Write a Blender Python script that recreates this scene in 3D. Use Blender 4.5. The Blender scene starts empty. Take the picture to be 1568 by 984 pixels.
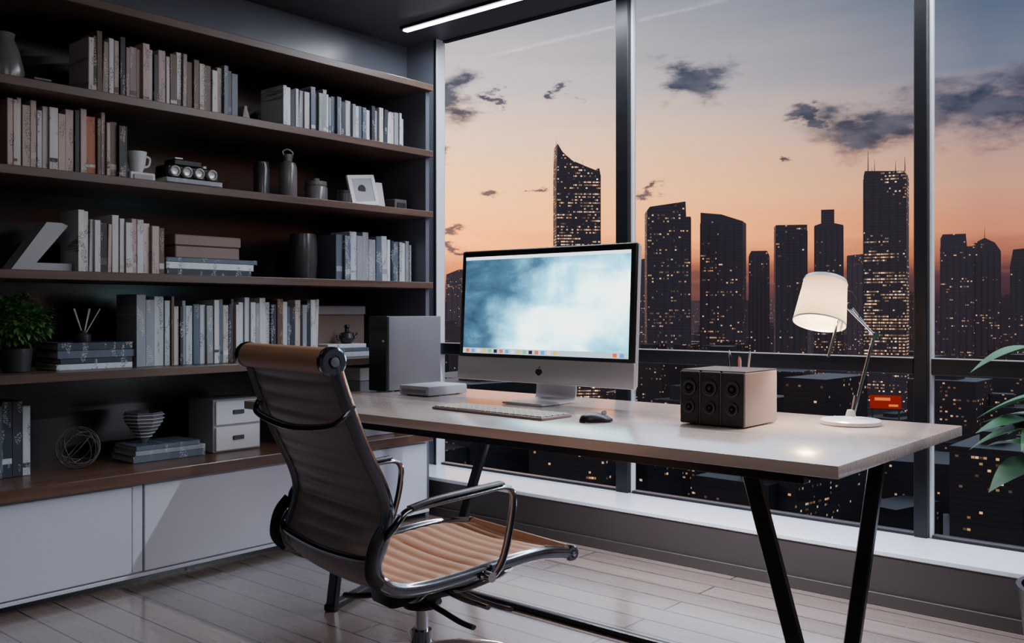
import bpy, bmesh, math, random
from mathutils import Vector, Matrix, noise as mnoise
R = random.Random(7)
scene = bpy.context.scene
def V(*a): return Vector(a)

# ------------------------------------------------------------------ materials
def _new(name):
    m = bpy.data.materials.new(name); m.use_nodes = True
    nt = m.node_tree
    for n in list(nt.nodes): nt.nodes.remove(n)
    out = nt.nodes.new('ShaderNodeOutputMaterial')
    return m, nt, out
def N(nt, t, **kw):
    n = nt.nodes.new(t)
    for k, v in kw.items(): setattr(n, k, v)
    return n
def MA(nt, op, a, b=None, c=None, clamp=False):
    n = nt.nodes.new('ShaderNodeMath'); n.operation = op; n.use_clamp = clamp
    for i, v in enumerate((a, b, c)):
        if v is None: continue
        if isinstance(v, (int, float)): n.inputs[i].default_value = v
        else: nt.links.new(v, n.inputs[i])
    return n.outputs[0]
def VM(nt, op, a, b=None):
    n = nt.nodes.new('ShaderNodeVectorMath'); n.operation = op
    for i, v in enumerate((a, b)):
        if v is None: continue
        if isinstance(v, (tuple, list)): n.inputs[i].default_value = v
        else: nt.links.new(v, n.inputs[i])
    return n.outputs['Value'] if op in ('LENGTH', 'DOT_PRODUCT', 'DISTANCE') else n.outputs[0]
def MIX(nt, f, a, b, mode='MIX'):
    n = nt.nodes.new('ShaderNodeMix'); n.data_type = 'RGBA'; n.blend_type = mode
    for i, v in ((0, f), (6, a), (7, b)):
        if isinstance(v, (int, float)): n.inputs[i].default_value = v
        elif isinstance(v, (tuple, list)): n.inputs[i].default_value = tuple(v)[:3] + (1,)
        else: nt.links.new(v, n.inputs[i])
    return n.outputs[2]
def RAMP(nt, f, stops, interp='LINEAR'):
    n = nt.nodes.new('ShaderNodeValToRGB'); cr = n.color_ramp; cr.interpolation = interp
    while len(cr.elements) < len(stops): cr.elements.new(0.5)
    for e, (p, c) in zip(cr.elements, stops):
        e.position = p; e.color = tuple(c)[:3] + (1,)
    nt.links.new(f, n.inputs[0]); return n.outputs[0]
def NOISE(nt, vec, scale, detail=3, rough=.55, dist=0):
    n = nt.nodes.new('ShaderNodeTexNoise'); n.inputs['Scale'].default_value = scale
    n.inputs['Detail'].default_value = detail; n.inputs['Roughness'].default_value = rough
    n.inputs['Distortion'].default_value = dist
    if vec is not None: nt.links.new(vec, n.inputs['Vector'])
    return n.outputs['Fac']
def OBJ(nt, scale=None):
    tc = nt.nodes.new('ShaderNodeTexCoord'); o = tc.outputs['Object']
    if scale: o = VM(nt, 'MULTIPLY', o, scale)
    return o
def SM(nt, v, a, b):
    n = nt.nodes.new('ShaderNodeMapRange'); n.interpolation_type = 'SMOOTHSTEP'
    n.inputs[1].default_value = a; n.inputs[2].default_value = b
    nt.links.new(v, n.inputs[0]); return n.outputs[0]
_mc = {}
def pbr(name, col, rough=.5, metal=0., var=.15, scale=(8, 8, 8), bump=0., bscale=60, emit=None, es=0., coat=0., spec=.5):
    if name in _mc: return _mc[name]
    m, nt, out = _new(name)
    b = N(nt, 'ShaderNodeBsdfPrincipled')
    o = OBJ(nt, scale)
    nz = NOISE(nt, o, 1.0, 4)
    lo = tuple(c * (1 - var) for c in col); hi = tuple(min(1, c * (1 + var)) for c in col)
    c = MIX(nt, nz, lo, hi)
    nt.links.new(c, b.inputs['Base Color'])
    r = MA(nt, 'MULTIPLY_ADD', nz, .12, rough - .06, True); nt.links.new(r, b.inputs['Roughness'])
    b.inputs['Metallic'].default_value = metal
    b.inputs['Specular IOR Level'].default_value = spec
    if coat: b.inputs['Coat Weight'].default_value = coat; b.inputs['Coat Roughness'].default_value = .1
    if emit: b.inputs['Emission Color'].default_value = tuple(emit) + (1,); b.inputs['Emission Strength'].default_value = es
    if bump:
        bn = N(nt, 'ShaderNodeBump'); bn.inputs['Strength'].default_value = bump; bn.inputs['Distance'].default_value = .002
        nt.links.new(NOISE(nt, OBJ(nt), bscale, 4), bn.inputs['Height']); nt.links.new(bn.outputs[0], b.inputs['Normal'])
    nt.links.new(b.outputs[0], out.inputs[0]); _mc[name] = m; return m
def wood(name, c1, c2, rough=.35, axis='Y', coat=0., fine=1., crough=.15):
    if name in _mc: return _mc[name]
    m, nt, out = _new(name); b = N(nt, 'ShaderNodeBsdfPrincipled')
    sc = {'Y': (14, .9, 14), 'X': (.9, 14, 14), 'Z': (14, 14, .9)}[axis]
    sc = tuple(s * fine for s in sc)
    o = OBJ(nt, sc); n1 = NOISE(nt, o, 1.2, 6, .6, .6); n2 = NOISE(nt, o, 5, 3)
    f = MA(nt, 'MULTIPLY_ADD', n2, .35, MA(nt, 'MULTIPLY', n1, .75))
    nt.links.new(RAMP(nt, f, [(.3, c1), (.7, c2)]), b.inputs['Base Color'])
    nt.links.new(MA(nt, 'MULTIPLY_ADD', n2, .1, rough - .05, True), b.inputs['Roughness'])
    if coat: b.inputs['Coat Weight'].default_value = coat; b.inputs['Coat Roughness'].default_value = crough
    nt.links.new(b.outputs[0], out.inputs[0]); _mc[name] = m; return m
def emis(name, col, s):
    if name in _mc: return _mc[name]
    m, nt, out = _new(name); e = N(nt, 'ShaderNodeEmission')
    nz = NOISE(nt, OBJ(nt), 3, 2)
    nt.links.new(MIX(nt, nz, tuple(c * .95 for c in col), col), e.inputs[0]); e.inputs[1].default_value = s
    nt.links.new(e.outputs[0], out.inputs[0]); _mc[name] = m; return m
def bookmat(name, col, ink):
    if name in _mc: return _mc[name]
    m, nt, out = _new(name); b = N(nt, 'ShaderNodeBsdfPrincipled')
    o = OBJ(nt)
    n1 = NOISE(nt, VM(nt, 'MULTIPLY', o, (5, 160, 260)), 1, 2)
    n2 = NOISE(nt, VM(nt, 'MULTIPLY', o, (1, 30, 9)), 1, 1)
    mask = MA(nt, 'MULTIPLY', MA(nt, 'GREATER_THAN', n1, .54), MA(nt, 'GREATER_THAN', n2, .57))
    g = NOISE(nt, VM(nt, 'MULTIPLY', o, (1, 25, 1.5)), 1, 2)
    base = MIX(nt, g, tuple(c * .7 for c in col), tuple(min(1, c * 1.2) for c in col))
    nt.links.new(MIX(nt, MA(nt, 'MULTIPLY', mask, .8), base, ink), b.inputs['Base Color']); b.inputs['Roughness'].default_value = .45
    nt.links.new(b.outputs[0], out.inputs[0]); _mc[name] = m; return m

M_shelf = wood('walnut_shelf', (.038, .022, .017), (.12, .070, .052), .36, 'Y')
M_back = wood('dark_back_panel', (.006, .005, .005), (.015, .012, .012), .25, 'Y')
M_counter = wood('walnut_counter', (.055, .026, .017), (.16, .075, .048), .3, 'Y')
M_desk = wood('desk_oak', (.60, .46, .405), (.66, .525, .47), .28, 'X', .9, crough=.17)
M_white = pbr('cabinet_white', (.60, .62, .71), .32, var=.03)
M_whiteg = pbr('cabinet_gap', (.35, .36, .40), .4, var=.05)
M_ceil = pbr('ceiling_paint', (.060, .062, .075), .5, var=.05)
M_wall = pbr('wall_paint', (.11, .12, .15), .32, var=.05)
M_wallw = pbr('low_wall_paint', (.055, .043, .043), .45, var=.1)
M_sill = pbr('sill_white', (.75, .78, .86), .2, var=.03)
M_frame = pbr('frame_dark', (.014, .014, .018), .35, .4, var=.1)
M_strip = pbr('frame_aluminium', (.80, .83, .88), .35, .2, var=.05)
M_black = pbr('black_plastic', (.012, .012, .014), .35, var=.2)
M_blackm = pbr('black_metal', (.014, .015, .018), .32, .5, var=.2)
M_cone = pbr('speaker_cone', (.018, .018, .020), .6, var=.2)
M_alu = pbr('aluminium', (.56, .53, .54), .34, .35, var=.04)
M_chrome = pbr('dark_chrome', (.26, .27, .30), .16, 1.0, var=.1)
M_chromeb = pbr('bright_chrome', (.7, .71, .75), .14, 1.0, var=.06)
M_tan = pbr('tan_leather', (.58, .31, .19), .42, var=.12, bump=.35, bscale=220)
M_lback = pbr('taupe_leather_back', (.33, .25, .235), .40, var=.15, bump=.3, bscale=200)
M_grey = pbr('grey_box', (.36, .36, .39), .45, var=.06)
M_greyd = pbr('tower_grey', (.16, .16, .18), .45, var=.06)
M_greyb = pbr('grey_brown_side', (.26, .19, .175), .4, var=.08)
M_dark = pbr('dark_ceramic', (.045, .043, .047), .25, var=.2)
M_mid = pbr('mid_ceramic', (.14, .13, .135), .25, var=.15)
M_wht = pbr('white_ceramic', (.68, .68, .71), .35, var=.06)
M_card = pbr('brown_card', (.22, .15, .13), .5, var=.12)
M_page = pbr('paper_pages', (.62, .58, .50), .8, var=.1, scale=(5, 5, 300))
M_leaf = pbr('leaf_green', (.022, .13, .035), .4, var=.6, scale=(9, 9, 9), spec=.25)
M_leaf2 = pbr('bush_green', (.05, .16, .03), .5, var=.5, scale=(30, 30, 30))
M_stem = pbr('stem_green', (.08, .12, .05), .5)
M_soil = pbr('soil', (.03, .02, .015), .9, bump=1)
M_orangeb = pbr('orange_pen', (.8, .15, .05), .4)

# ------------------------------------------------------------------ mesh builder
def catmull(pts, n=6):
    pts = [Vector(p) for p in pts]; o = []
    for i in range(len(pts) - 1):
        p0 = pts[max(i - 1, 0)]; p1 = pts[i]; p2 = pts[i + 1]; p3 = pts[min(i + 2, len(pts) - 1)]
        for k in range(n):
            t = k / n
            o.append(.5 * ((2 * p1) + (p2 - p0) * t + (2 * p0 - 5 * p1 + 4 * p2 - p3) * t * t + (-p0 + 3 * p1 - 3 * p2 + p3) * t ** 3))
    o.append(pts[-1]); return o
class B:
    def __init__(s, name):
        s.name = name; s.bm = bmesh.new(); s.mats = []; s.T = Matrix.Identity(4)
    def mi(s, m):
        if m not in s.mats: s.mats.append(m)
        return s.mats.index(m)
    def addv(s, p): return s.bm.verts.new(s.T @ Vector(p))
    def face(s, vs, m):
        try:
            f = s.bm.faces.new(vs); f.material_index = s.mi(m); return f
        except ValueError: return None
    def box(s, x0, x1, y0, y1, z0, z1, m, bev=0., M=None, seg=1):
        tb = bmesh.new(); bmesh.ops.create_cube(tb, size=1)
        for v in tb.verts: v.co = Vector(((x0 + x1) / 2 + v.co.x * (x1 - x0), (y0 + y1) / 2 + v.co.y * (y1 - y0), (z0 + z1) / 2 + v.co.z * (z1 - z0)))
        if bev: bmesh.ops.bevel(tb, geom=tb.edges[:], offset=bev, segments=seg, affect='EDGES', profile=.5)
        tb.verts.index_update()
        vs = [s.addv((M @ v.co) if M else v.co) for v in tb.verts]
        for f in tb.faces: s.face([vs[v.index] for v in f.verts], m)
        tb.free()
    def prism(s, poly, a0, a1, m, plane='YZ'):
        def P(u, v, a):
            return {'YZ': (a, u, v), 'XZ': (u, a, v), 'XY': (u, v, a)}[plane]
        lo = [s.addv(P(u, v, a0)) for u, v in poly]; hi = [s.addv(P(u, v, a1)) for u, v in poly]
        s.face(lo[::-1], m); s.face(hi, m); n = len(poly)
        for i in range(n): s.face([lo[i], lo[(i + 1) % n], hi[(i + 1) % n], hi[i]], m)
    def tube(s, pts, r, m, seg=12, ref=None, ry=None, sq=False, caps=True, closed=False):
        pts = [Vector(p) for p in pts]; n = len(pts); rings = []; prev = None
        for i, p in enumerate(pts):
            if closed: t = pts[(i + 1) % n] - pts[i - 1]
            else: t = (pts[min(i + 1, n - 1)] - pts[max(i - 1, 0)])
            t.normalize()
            if ref is not None: a = Vector(ref)
            elif prev is not None: a = prev
            else: a = Vector((0, 0, 1)) if abs(t.z) < .9 else Vector((1, 0, 0))
            a = (a - t * a.dot(t)).normalized(); prev = a; b = t.cross(a)
            rr = r[i] if isinstance(r, (list, tuple)) else r
            r2 = (ry[i] if isinstance(ry, (list, tuple)) else ry) if ry is not None else rr
            ring = []
            if sq:
                for sx, sy in ((1, .6), (.8, 1), (-.8, 1), (-1, .6), (-1, -.6), (-.8, -1), (.8, -1), (1, -.6)):
                    ring.append(s.addv(p + a * rr * sx + b * r2 * sy))
            else:
                for k in range(seg):
                    an = 2 * math.pi * k / seg; ring.append(s.addv(p + a * rr * math.cos(an) + b * r2 * math.sin(an)))
            rings.append(ring)
        L = len(rings[0])
        rng = range(n) if closed else range(n - 1)
        for i in rng:
            A = rings[i]; C = rings[(i + 1) % n]
            for k in range(L): s.face([A[k], A[(k + 1) % L], C[(k + 1) % L], C[k]], m)
        if caps and not closed: s.face(rings[0][::-1], m); s.face(rings[-1], m)
    def cyl(s, p0, p1, r0, m, r1=None, seg=24): s.tube([p0, p1], [r0, r0 if r1 is None else r1], m, seg)
    def lathe(s, prof, m, c=(0, 0, 0), seg=32, M=None):
        c = Vector(c); rings = []
        for r, z in prof:
            ring = []
            for k in range(seg):
                an = 2 * math.pi * k / seg; p = Vector((r * math.cos(an), r * math.sin(an), z))
                if M: p = M @ p
                ring.append(s.addv(c + p))
            rings.append(ring)
        for i in range(len(rings) - 1):
            for k in range(seg): s.face([rings[i][k], rings[i][(k + 1) % seg], rings[i + 1][(k + 1) % seg], rings[i + 1][k]], m)
        if prof[0][0] > 0: s.face(rings[0][::-1], m)
        if prof[-1][0] > 0: s.face(rings[-1], m)
    def leaf(s, p0, d, L, w, m, curl=.3, fold=.2, nseg=8):
        d = Vector(d).normalized(); side = d.cross(Vector((0, 0, 1)))
        side = side.normalized() if side.length > .05 else Vector((1, 0, 0))
        up = side.cross(d); prev = None
        for i in range(nseg + 1):
            t = i / nseg; ww = w * (math.sin(math.pi * min(1, t ** .75)) if i < nseg else 0) * .5 + .0008
            c = Vector(p0) + d * L * t - Vector((0, 0, 1)) * curl * L * t * t
            row = [s.addv(c - side * ww + up * fold * ww), s.addv(c), s.addv(c + side * ww + up * fold * ww)]
            if prev:
                s.face([prev[0], prev[1], row[1], row[0]], m); s.face([prev[1], prev[2], row[2], row[1]], m)
            prev = row
    def done(s, loc=(0, 0, 0), rot=(0, 0, 0), parent=None, recalc=True, ang=35):
        if recalc: bmesh.ops.recalc_face_normals(s.bm, faces=s.bm.faces[:])
        me = bpy.data.meshes.new(s.name); s.bm.to_mesh(me); s.bm.free()
        for m in s.mats: me.materials.append(m)
        me.polygons.foreach_set('use_smooth', [True] * len(me.polygons))
        me.set_sharp_from_angle(angle=math.radians(ang))
        o = bpy.data.objects.new(s.name, me); scene.collection.objects.link(o)
        o.location = loc; o.rotation_euler = rot
        if parent: o.parent = parent
        return o
def empty(name, loc=(0, 0, 0), rot=(0, 0, 0)):
    e = bpy.data.objects.new(name, None); scene.collection.objects.link(e); e.location = loc; e.rotation_euler = rot
    e.empty_display_size = .1; return e

# ------------------------------------------------------------------ room shell
XW, XR, YB, YG, ZC = -4.30, 1.70, -1.3, 4.065, 2.79
m, nt, out = _new('wood_floor'); b = N(nt, 'ShaderNodeBsdfPrincipled'); o = OBJ(nt)
br = N(nt, 'ShaderNodeTexBrick'); nt.links.new(o, br.inputs[0])
br.offset = .37; br.inputs['Scale'].default_value = 1; br.inputs['Brick Width'].default_value = 1.9; br.inputs['Row Height'].default_value = .135
br.inputs['Mortar Size'].default_value = .0035; br.inputs['Mortar Smooth'].default_value = .1; br.inputs['Bias'].default_value = 0
br.inputs['Color1'].default_value = (.27, .20, .175, 1); br.inputs['Color2'].default_value = (.21, .15, .13, 1); br.inputs['Mortar'].default_value = (.02, .015, .015, 1)
g = NOISE(nt, VM(nt, 'MULTIPLY', o, (2, 30, 1)), 1, 6, .6, .4)
c2 = MIX(nt, br.outputs['Fac'], MIX(nt, .35, br.outputs['Color'], RAMP(nt, g, [(.3, (.15, .11, .095)), (.7, (.31, .24, .21))])), (.02, .015, .015))
nt.links.new(c2, b.inputs['Base Color'])
nt.links.new(MA(nt, 'MULTIPLY_ADD', g, .12, .22), b.inputs['Roughness'])
b.inputs['Coat Weight'].default_value = 1.0; b.inputs['Coat Roughness'].default_value = .15; b.inputs['Coat IOR'].default_value = 2.0
bp = N(nt, 'ShaderNodeBump'); bp.inputs['Strength'].default_value = .5; bp.inputs['Distance'].default_value = .002; bp.invert = True
nt.links.new(br.outputs['Fac'], bp.inputs['Height']); nt.links.new(bp.outputs[0], b.inputs['Normal']); nt.links.new(bp.outputs[0], b.inputs['Coat Normal'])
nt.links.new(b.outputs[0], out.inputs[0]); M_floor = m

q = B('floor'); q.box(XW - .1, XR + .1, YB - .1, YG + .02, -.1, 0, M_floor); q.done()
q = B('ceiling'); q.box(XW - .1, XR + .1, YB - .1, YG + .02, ZC, ZC + .12, M_ceil); q.done()
q = B('wall_left'); q.box(XW - .1, XW, YB, YG + .01, 0, ZC, M_wall); q.done()
q = B('wall_right'); q.box(XR, XR + .1, YB, YG + .01, 0, ZC, M_wall); q.done()
q = B('wall_rear'); q.box(XW, XR, YB - .1, YB, 0, ZC, M_wall); q.done()
q = B('wall_front')
q.box(XW, XR, 3.71, YG + .01, 0, .195, M_wallw); q.box(XW, -4.06, 4.0, YG + .01, .195, ZC, M_wall); q.done()
q = B('trim_1'); q.box(XW, XR, 3.70, YG - .03, .195, .215, M_sill, .003); q.done()
q = B('baseboard_front'); q.box(XW, XR, 3.695, 3.71, 0, .05, M_wallw, .002); q.done()

m, nt, out = _new('window_glass'); t = N(nt, 'ShaderNodeBsdfTransparent'); gl = N(nt, 'ShaderNodeBsdfGlossy')
gl.inputs['Roughness'].default_value = .02; t.inputs[0].default_value = (.97, .98, 1, 1)
fr = N(nt, 'ShaderNodeFresnel'); fr.inputs[0].default_value = 1.14
mx = N(nt, 'ShaderNodeMixShader')
nzf = NOISE(nt, OBJ(nt), .7, 2)
nt.links.new(MA(nt, 'MULTIPLY', fr.outputs[0], MA(nt, 'MULTIPLY_ADD', nzf, .1, .15)), mx.inputs[0])
nt.links.new(t.outputs[0], mx.inputs[1]); nt.links.new(gl.outputs[0], mx.inputs[2]); nt.links.new(mx.outputs[0], out.inputs[0]); M_glass = m
mull = [(-4.06, -4.038, -4.03), (-2.745, -2.668, -2.655), (-1.262, -1.207, -1.194), (.20, .26, .273), (XR - .06, XR - .02, XR)]
for i in range(4):
    a = mull[i]; c = mull[i + 1]
    q = B('window_%d' % (i + 1))
    x0, x1 = a[2], c[0]
    if i == 0:
        q.box(a[0], a[1], 3.995, YG, .215, ZC, M_frame, .002); q.box(a[1], a[2], 3.995, YG, .215, ZC, M_strip, .001)
    else:
        q.box(a[0], a[1], 4.015, YG + .01, .215, ZC, M_frame, .004); q.box(a[1], a[2], 4.04, YG + .005, .215, ZC, M_strip, .002)
    if i == 3: q.box(c[0], c[2], 4.01, YG + .01, .215, ZC, M_frame, .004)
    q.box(x0, x1, 4.03, YG + .01, .215, .228, M_frame, .002)
    q.box(x0, x1, 4.045, YG + .01, ZC - .012, ZC, M_frame, .002)
    q.box(x0, x1, 4.02, YG + .01, .885, .955, M_frame, .004)
    q.box(x0, x1, 4.015, 4.02, .952, .956, M_strip)
    q.box(x0, x1, YG - .004, YG + .004, .228, .885, M_glass); q.box(x0, x1, YG - .004, YG + .004, .955, ZC - .012, M_glass)
    q.done()

q = B('ceiling_led_strip')
q.box(-4.02, 1.4, 3.68, 3.76, ZC - .018, ZC, M_frame, .002)
q.box(-4.01, 1.39, 3.70, 3.735, ZC - .023, ZC - .0175, emis('led_glow', (.88, .94, 1), 20)); q.done()

# ------------------------------------------------------------------ shelving
XF, XBK = -3.73, -4.28
Y0, Y1 = -.9, 3.64
shelfz = [2.02, 1.683, 1.289, .888]
q = B('bookshelf')
q.box(XW + .001, XBK, Y0, Y1 + .03, .46, 2.39, M_back)
for z in [2.389] + shelfz: q.box(XBK, XF, Y0, Y1 + .03, z - .018, z + .017, M_shelf, .002)
q.box(XBK, XF + .03, Y0, Y1, .43, .4775, M_counter, .003)
q.box(XW + .001, XF - .03, Y1, Y1 + .028, 0, 2.385, M_wall, .002)
q.box(XW + .001, XF - .01, Y0 - .03, Y0, 0, 2.41, M_back, .002)
q.box(XBK, XF - .02, Y0, Y1, .05, .43, M_whiteg)
q.box(XBK, XF - .06, Y0, Y1, 0, .05, M_black)
q.box(XF - .05, XF, Y0, Y1, .035, .05, M_white, .002)
for a, c in ((Y0, .32), (.33, 1.92), (1.975, 3.62)):
    q.box(XF - .02, XF, a, c, .056, .418, M_white, .003)
q.box(XF - .02, XF - .006, 1.925, 1.97, .056, .418, M_white, .002)
q.done()

pal_warm = [bookmat('bk_cream', (.56, .50, .46), (.12, .08, .07)), bookmat('bk_brown', (.12, .07, .05), (.4, .3, .2)), bookmat('bk_white', (.62, .60, .61), (.1, .1, .12)),
            bookmat('bk_pink', (.50, .38, .35), (.15, .1, .1)), bookmat('bk_black', (.02, .02, .024), (.45, .42, .4)), bookmat('bk_taupe', (.30, .23, .21), (.55, .5, .45))]
pal_cool = [bookmat('bk_white2', (.66, .69, .74), (.06, .08, .12)), bookmat('bk_grey', (.30, .32, .36), (.6, .6, .65)), bookmat('bk_slate', (.10, .13, .18), (.45, .5, .55)),
            bookmat('bk_pale', (.52, .55, .60), (.1, .1, .13)), bookmat('bk_white', (.58, .56, .57), (.1, .1, .12)), bookmat('bk_navy', (.03, .04, .06), (.5, .5, .55))]
M_or = bookmat('bk_orange', (.42, .12, .05), (.05, .02, .02))
def books(b, y0, y1, h0, h1, z, pal, xf=-3.85, tmin=.016, tmax=.036, orange=False, weights=None):
    y = y0; k = 0
    while y < y1 - .012:
        t = min(R.uniform(tmin, tmax), y1 - y)
        if t < .011: break
        f = (y - y0) / max(.01, (y1 - y0)); h = (h0 + (h1 - h0) * f) * R.uniform(.86, 1.03)
        d = R.uniform(.15, .19); mt = R.choice(pal)
        if orange and .62 < f < .72: mt = M_or; t = .045
        x1 = xf + R.uniform(-.012, .008); lean = 0
        if R.random() < .1: lean = R.uniform(-.05, .02)
        M = Matrix.Translation((0, y, z)) @ Matrix.Rotation(lean, 4, 'X') @ Matrix.Translation((0, -y, -z))
        b.box(x1 - d, x1, y, y + t * .14, z, z + h, mt, 0, M); b.box(x1 - d, x1, y + t * .86, y + t - .0006, z, z + h, mt, 0, M)
        b.box(x1 - .006, x1 + .003, y, y + t - .0006, z, z + h, mt, .0022, M)
        b.box(x1 - d + .004, x1 - .005, y + t * .14, y + t * .86, z + .003, z + h - .004, M_page, 0, M)
        if R.random() < .45:
            zz = z + h * R.uniform(.08, .2); b.box(x1 + .0028, x1 + .0038, y + .002, y + t - .0026, zz, zz + R.uniform(.006, .03), R.choice(pal), 0, M)
        y += t + R.uniform(0, .0012); k += 1
def flatbooks(b, y0, y1, z, n, pal, xf=-3.86, th=(.018, .03), d=.2):
    for i in range(n):
        t = R.uniform(*th); a = y0 + R.uniform(0, .025); c = y1 - R.uniform(0, .04); mt = pal[i % len(pal)]
        b.box(xf - d, xf, a, c, z, z + t * .15, mt); b.box(xf - d, xf, a, c, z + t * .85, z + t, mt)
        b.box(xf - .004, xf + .002, a, c, z, z + t, mt, .002); b.box(xf - d + .004, xf - .004, a + .004, c - .004, z + t * .15, z + t * .85, M_page)
        z += t + .0005
    return z
zA, zB, zC_, zD, zE = [s + .0172 for s in shelfz] + [.4777]
def group(name, *args, **kw):
    q = B(name); books(q, *args, **kw); return q.done()
BN = 'row_of_books'
group(BN, 1.79, 2.42, .275, .25, zA, pal_warm)
q = B(BN); books(q, 2.42, 2.51, .245, .24, zA, [pal_cool[2], pal_cool[5]]); q.done()
q = B(BN); books(q, 2.75, 2.80, .23, .23, zA, [pal_cool[0]]); books(q, 2.83, 3.56, .245, .20, zA, pal_cool); q.done()
group(BN, 1.475, 1.965, .29, .27, zB, pal_warm, orange=True)
group(BN, 1.75, 2.13, .25, .225, zC_, pal_warm)
q = B(BN); books(q, 3.09, 3.44, .27, .255, zC_, [pal_cool[1], pal_cool[3], pal_cool[2]], tmin=.04, tmax=.05); books(q, 3.44, 3.62, .25, .22, zC_, pal_cool); q.done()
q = B(BN); books(q, 2.0, 2.16, .31, .31, zD, [pal_cool[1], pal_cool[3]], tmin=.04, tmax=.05); books(q, 2.16, 2.98, .30, .30, zD, pal_cool + pal_warm[:3]); q.done()
q = B(BN); books(q, 1.35, 1.62, .32, .31, zE, [pal_cool[5], pal_cool[2], pal_cool[0]], xf=-3.98, tmin=.03, tmax=.05); q.done()

SB = 'stack_of_books'
q = B(SB); t1 = flatbooks(q, 2.14, 2.62, zC_, 3, [pal_cool[5], pal_cool[0], pal_cool[2]]); q.done()
q = B('storage_box'); q.box(-4.05, -3.88, 2.20, 2.53, t1, t1 + .055, M_card, .004); q.box(-4.055, -3.875, 2.195, 2.535, t1 + .057, t1 + .105, M_card, .004); q.done()
q = B(SB); t2 = flatbooks(q, 1.66, 2.0, zD, 4, [pal_cool[0], pal_cool[5], pal_cool[2], pal_cool[5]], th=(.02, .034)); q.done()
q = B(SB); t3 = flatbooks(q, 2.02, 2.38, zE, 3, [pal_cool[2], pal_cool[1], pal_cool[2]], xf=-3.93); q.done()
q = B(SB); t4 = flatbooks(q, 2.13, 2.46, zB, 2, [pal_cool[5], pal_cool[1]], th=(.016, .024)); q.done()
q = B(SB); t5 = flatbooks(q, 3.02, 3.33, zD, 3, [pal_cool[3], pal_cool[2], pal_cool[0]]); q.done()

def vase(name, prof, y, z, m, x=-3.95):
    q = B(name); q.lathe(prof, m, (0, 0, 0), 36); return q.done((x, y, z))
vase('ceramic_vase', [(.05, 0), (.07, .01), (.078, .06), (.06, .14), (.04, .19), (.045, .21), (.038, .21), (.033, .19), (.05, .14), (.065, .05), (.0, .02)], 1.50, zA, M_mid)
q = B('small_box'); q.box(-3.98, -3.90, 1.60, 1.665, zA, zA + .04, M_mid, .004); q.box(-3.982, -3.898, 1.598, 1.667, zA + .041, zA + .05, M_mid, .002); q.done()
q = B('wooden_bookend'); q.prism([(2.535, zA), (2.62, zA), (2.60, zA + .02), (2.575, zA + .09), (2.555, zA + .09)], -3.98, -3.89, M_mid); q.prism([(2.53, zA), (2.55, zA), (2.56, zA + .085), (2.545, zA + .085)], -3.98, -3.86, M_card); q.done()
q = B('small_box'); q.box(-4.0, -3.87, 1.985, 2.10, zB, zB + .05, M_wht, .004); q.box(-3.868, -3.864, 2.0, 2.085, zB + .01, zB + .04, M_grey); q.done()
q = B('ceramic_cup'); q.lathe([(.02, 0), (.022, .005), (.034, .03), (.042, .095), (.039, .095), (.03, .03), (.0, .012)], M_wht, (0, 0, 0), 28)
q.tube(catmull([(0, .036, .08), (0, .060, .072), (0, .055, .04), (0, .03, .03)], 5), .005, M_wht, 8); q.done((-3.93, 2.045, zB + .0505))
q = B('vintage_camera'); z = t4
q.box(-3.99, -3.88, 2.16, 2.42, z, z + .06, M_black, .008)
for yy in (2.19, 2.25, 2.31, 2.375): q.lathe([(.024, 0), (.024, .02), (.02, .022), (.014, .014), (0, .012)], M_alu, (-3.88, yy, z + .03), 20, Matrix.Rotation(math.pi / 2, 4, 'Y'))
q.box(-3.98, -3.89, 2.20, 2.34, z + .06, z + .09, M_blackm, .005); q.cyl((-3.93, 2.37, z + .06), (-3.93, 2.37, z + .075), .014, M_alu); q.box(-3.97, -3.9, 2.21, 2.25, z + .09, z + .098, M_alu, .002)
q.done()
vase('dark_canister', [(.036, 0), (.04, .004), (.04, .15), (.036, .16), (.036, .18), (.0, .185)], 2.70, zB, M_dark)
q = B('steel_flask'); q.lathe([(.044, 0), (.046, .005), (.046, .16), (.038, .185), (.022, .195), (.022, .21), (.026, .21), (.026, .228), (0, .23)], M_mid)
q.tube(catmull([(0, -.02, .22), (0, -.03, .24), (0, 0, .255), (0, .03, .24), (0, .02, .22)], 5), .004, M_alu, 8); q.done((-3.90, 2.82, zB))
q = B('lidded_jar'); q.lathe([(.055, 0), (.062, .006), (.062, .085), (.055, .095), (.058, .098), (.058, .118), (.02, .124), (.02, .135), (0, .137)], M_mid); q.done((-3.95, 3.03, zB))
q = B('lidded_jar'); q.lathe([(.034, 0), (.038, .004), (.038, .055), (.034, .06), (.036, .063), (.036, .075), (0, .079)], M_dark); q.done((-3.86, 3.14, zB))
q = B('picture_frame'); Mf = Matrix.Translation((-3.86, 3.30, zB)) @ Matrix.Rotation(-.18, 4, 'Y') @ Matrix.Rotation(.12, 4, 'X')
q.box(-.012, 0, -.095, .095, .012, .18, M_wht, .003, Mf); q.box(0, .004, -.095, .095, .012, .034, M_wht, .001, Mf); q.box(0, .004, -.095, .095, .16, .18, M_wht, .001, Mf)
q.box(0, .004, -.095, -.07, .034, .16, M_wht, 0, Mf); q.box(0, .004, .07, .095, .034, .16, M_wht, 0, Mf); q.box(0, .0015, -.07, .07, .034, .16, M_grey, 0, Mf)
q.lathe([(.0, .002), (.026, .002), (.026, .0032), (0, .0034)], M_dark, Mf @ Vector((0, -.01, .10)), 20, Matrix.Rotation(math.pi / 2, 4, 'Y'))
q.prism([(3.32, zB), (3.47, zB), (3.44, zB + .15), (3.40, zB + .15)], -3.93, -3.90, M_wht)
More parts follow.
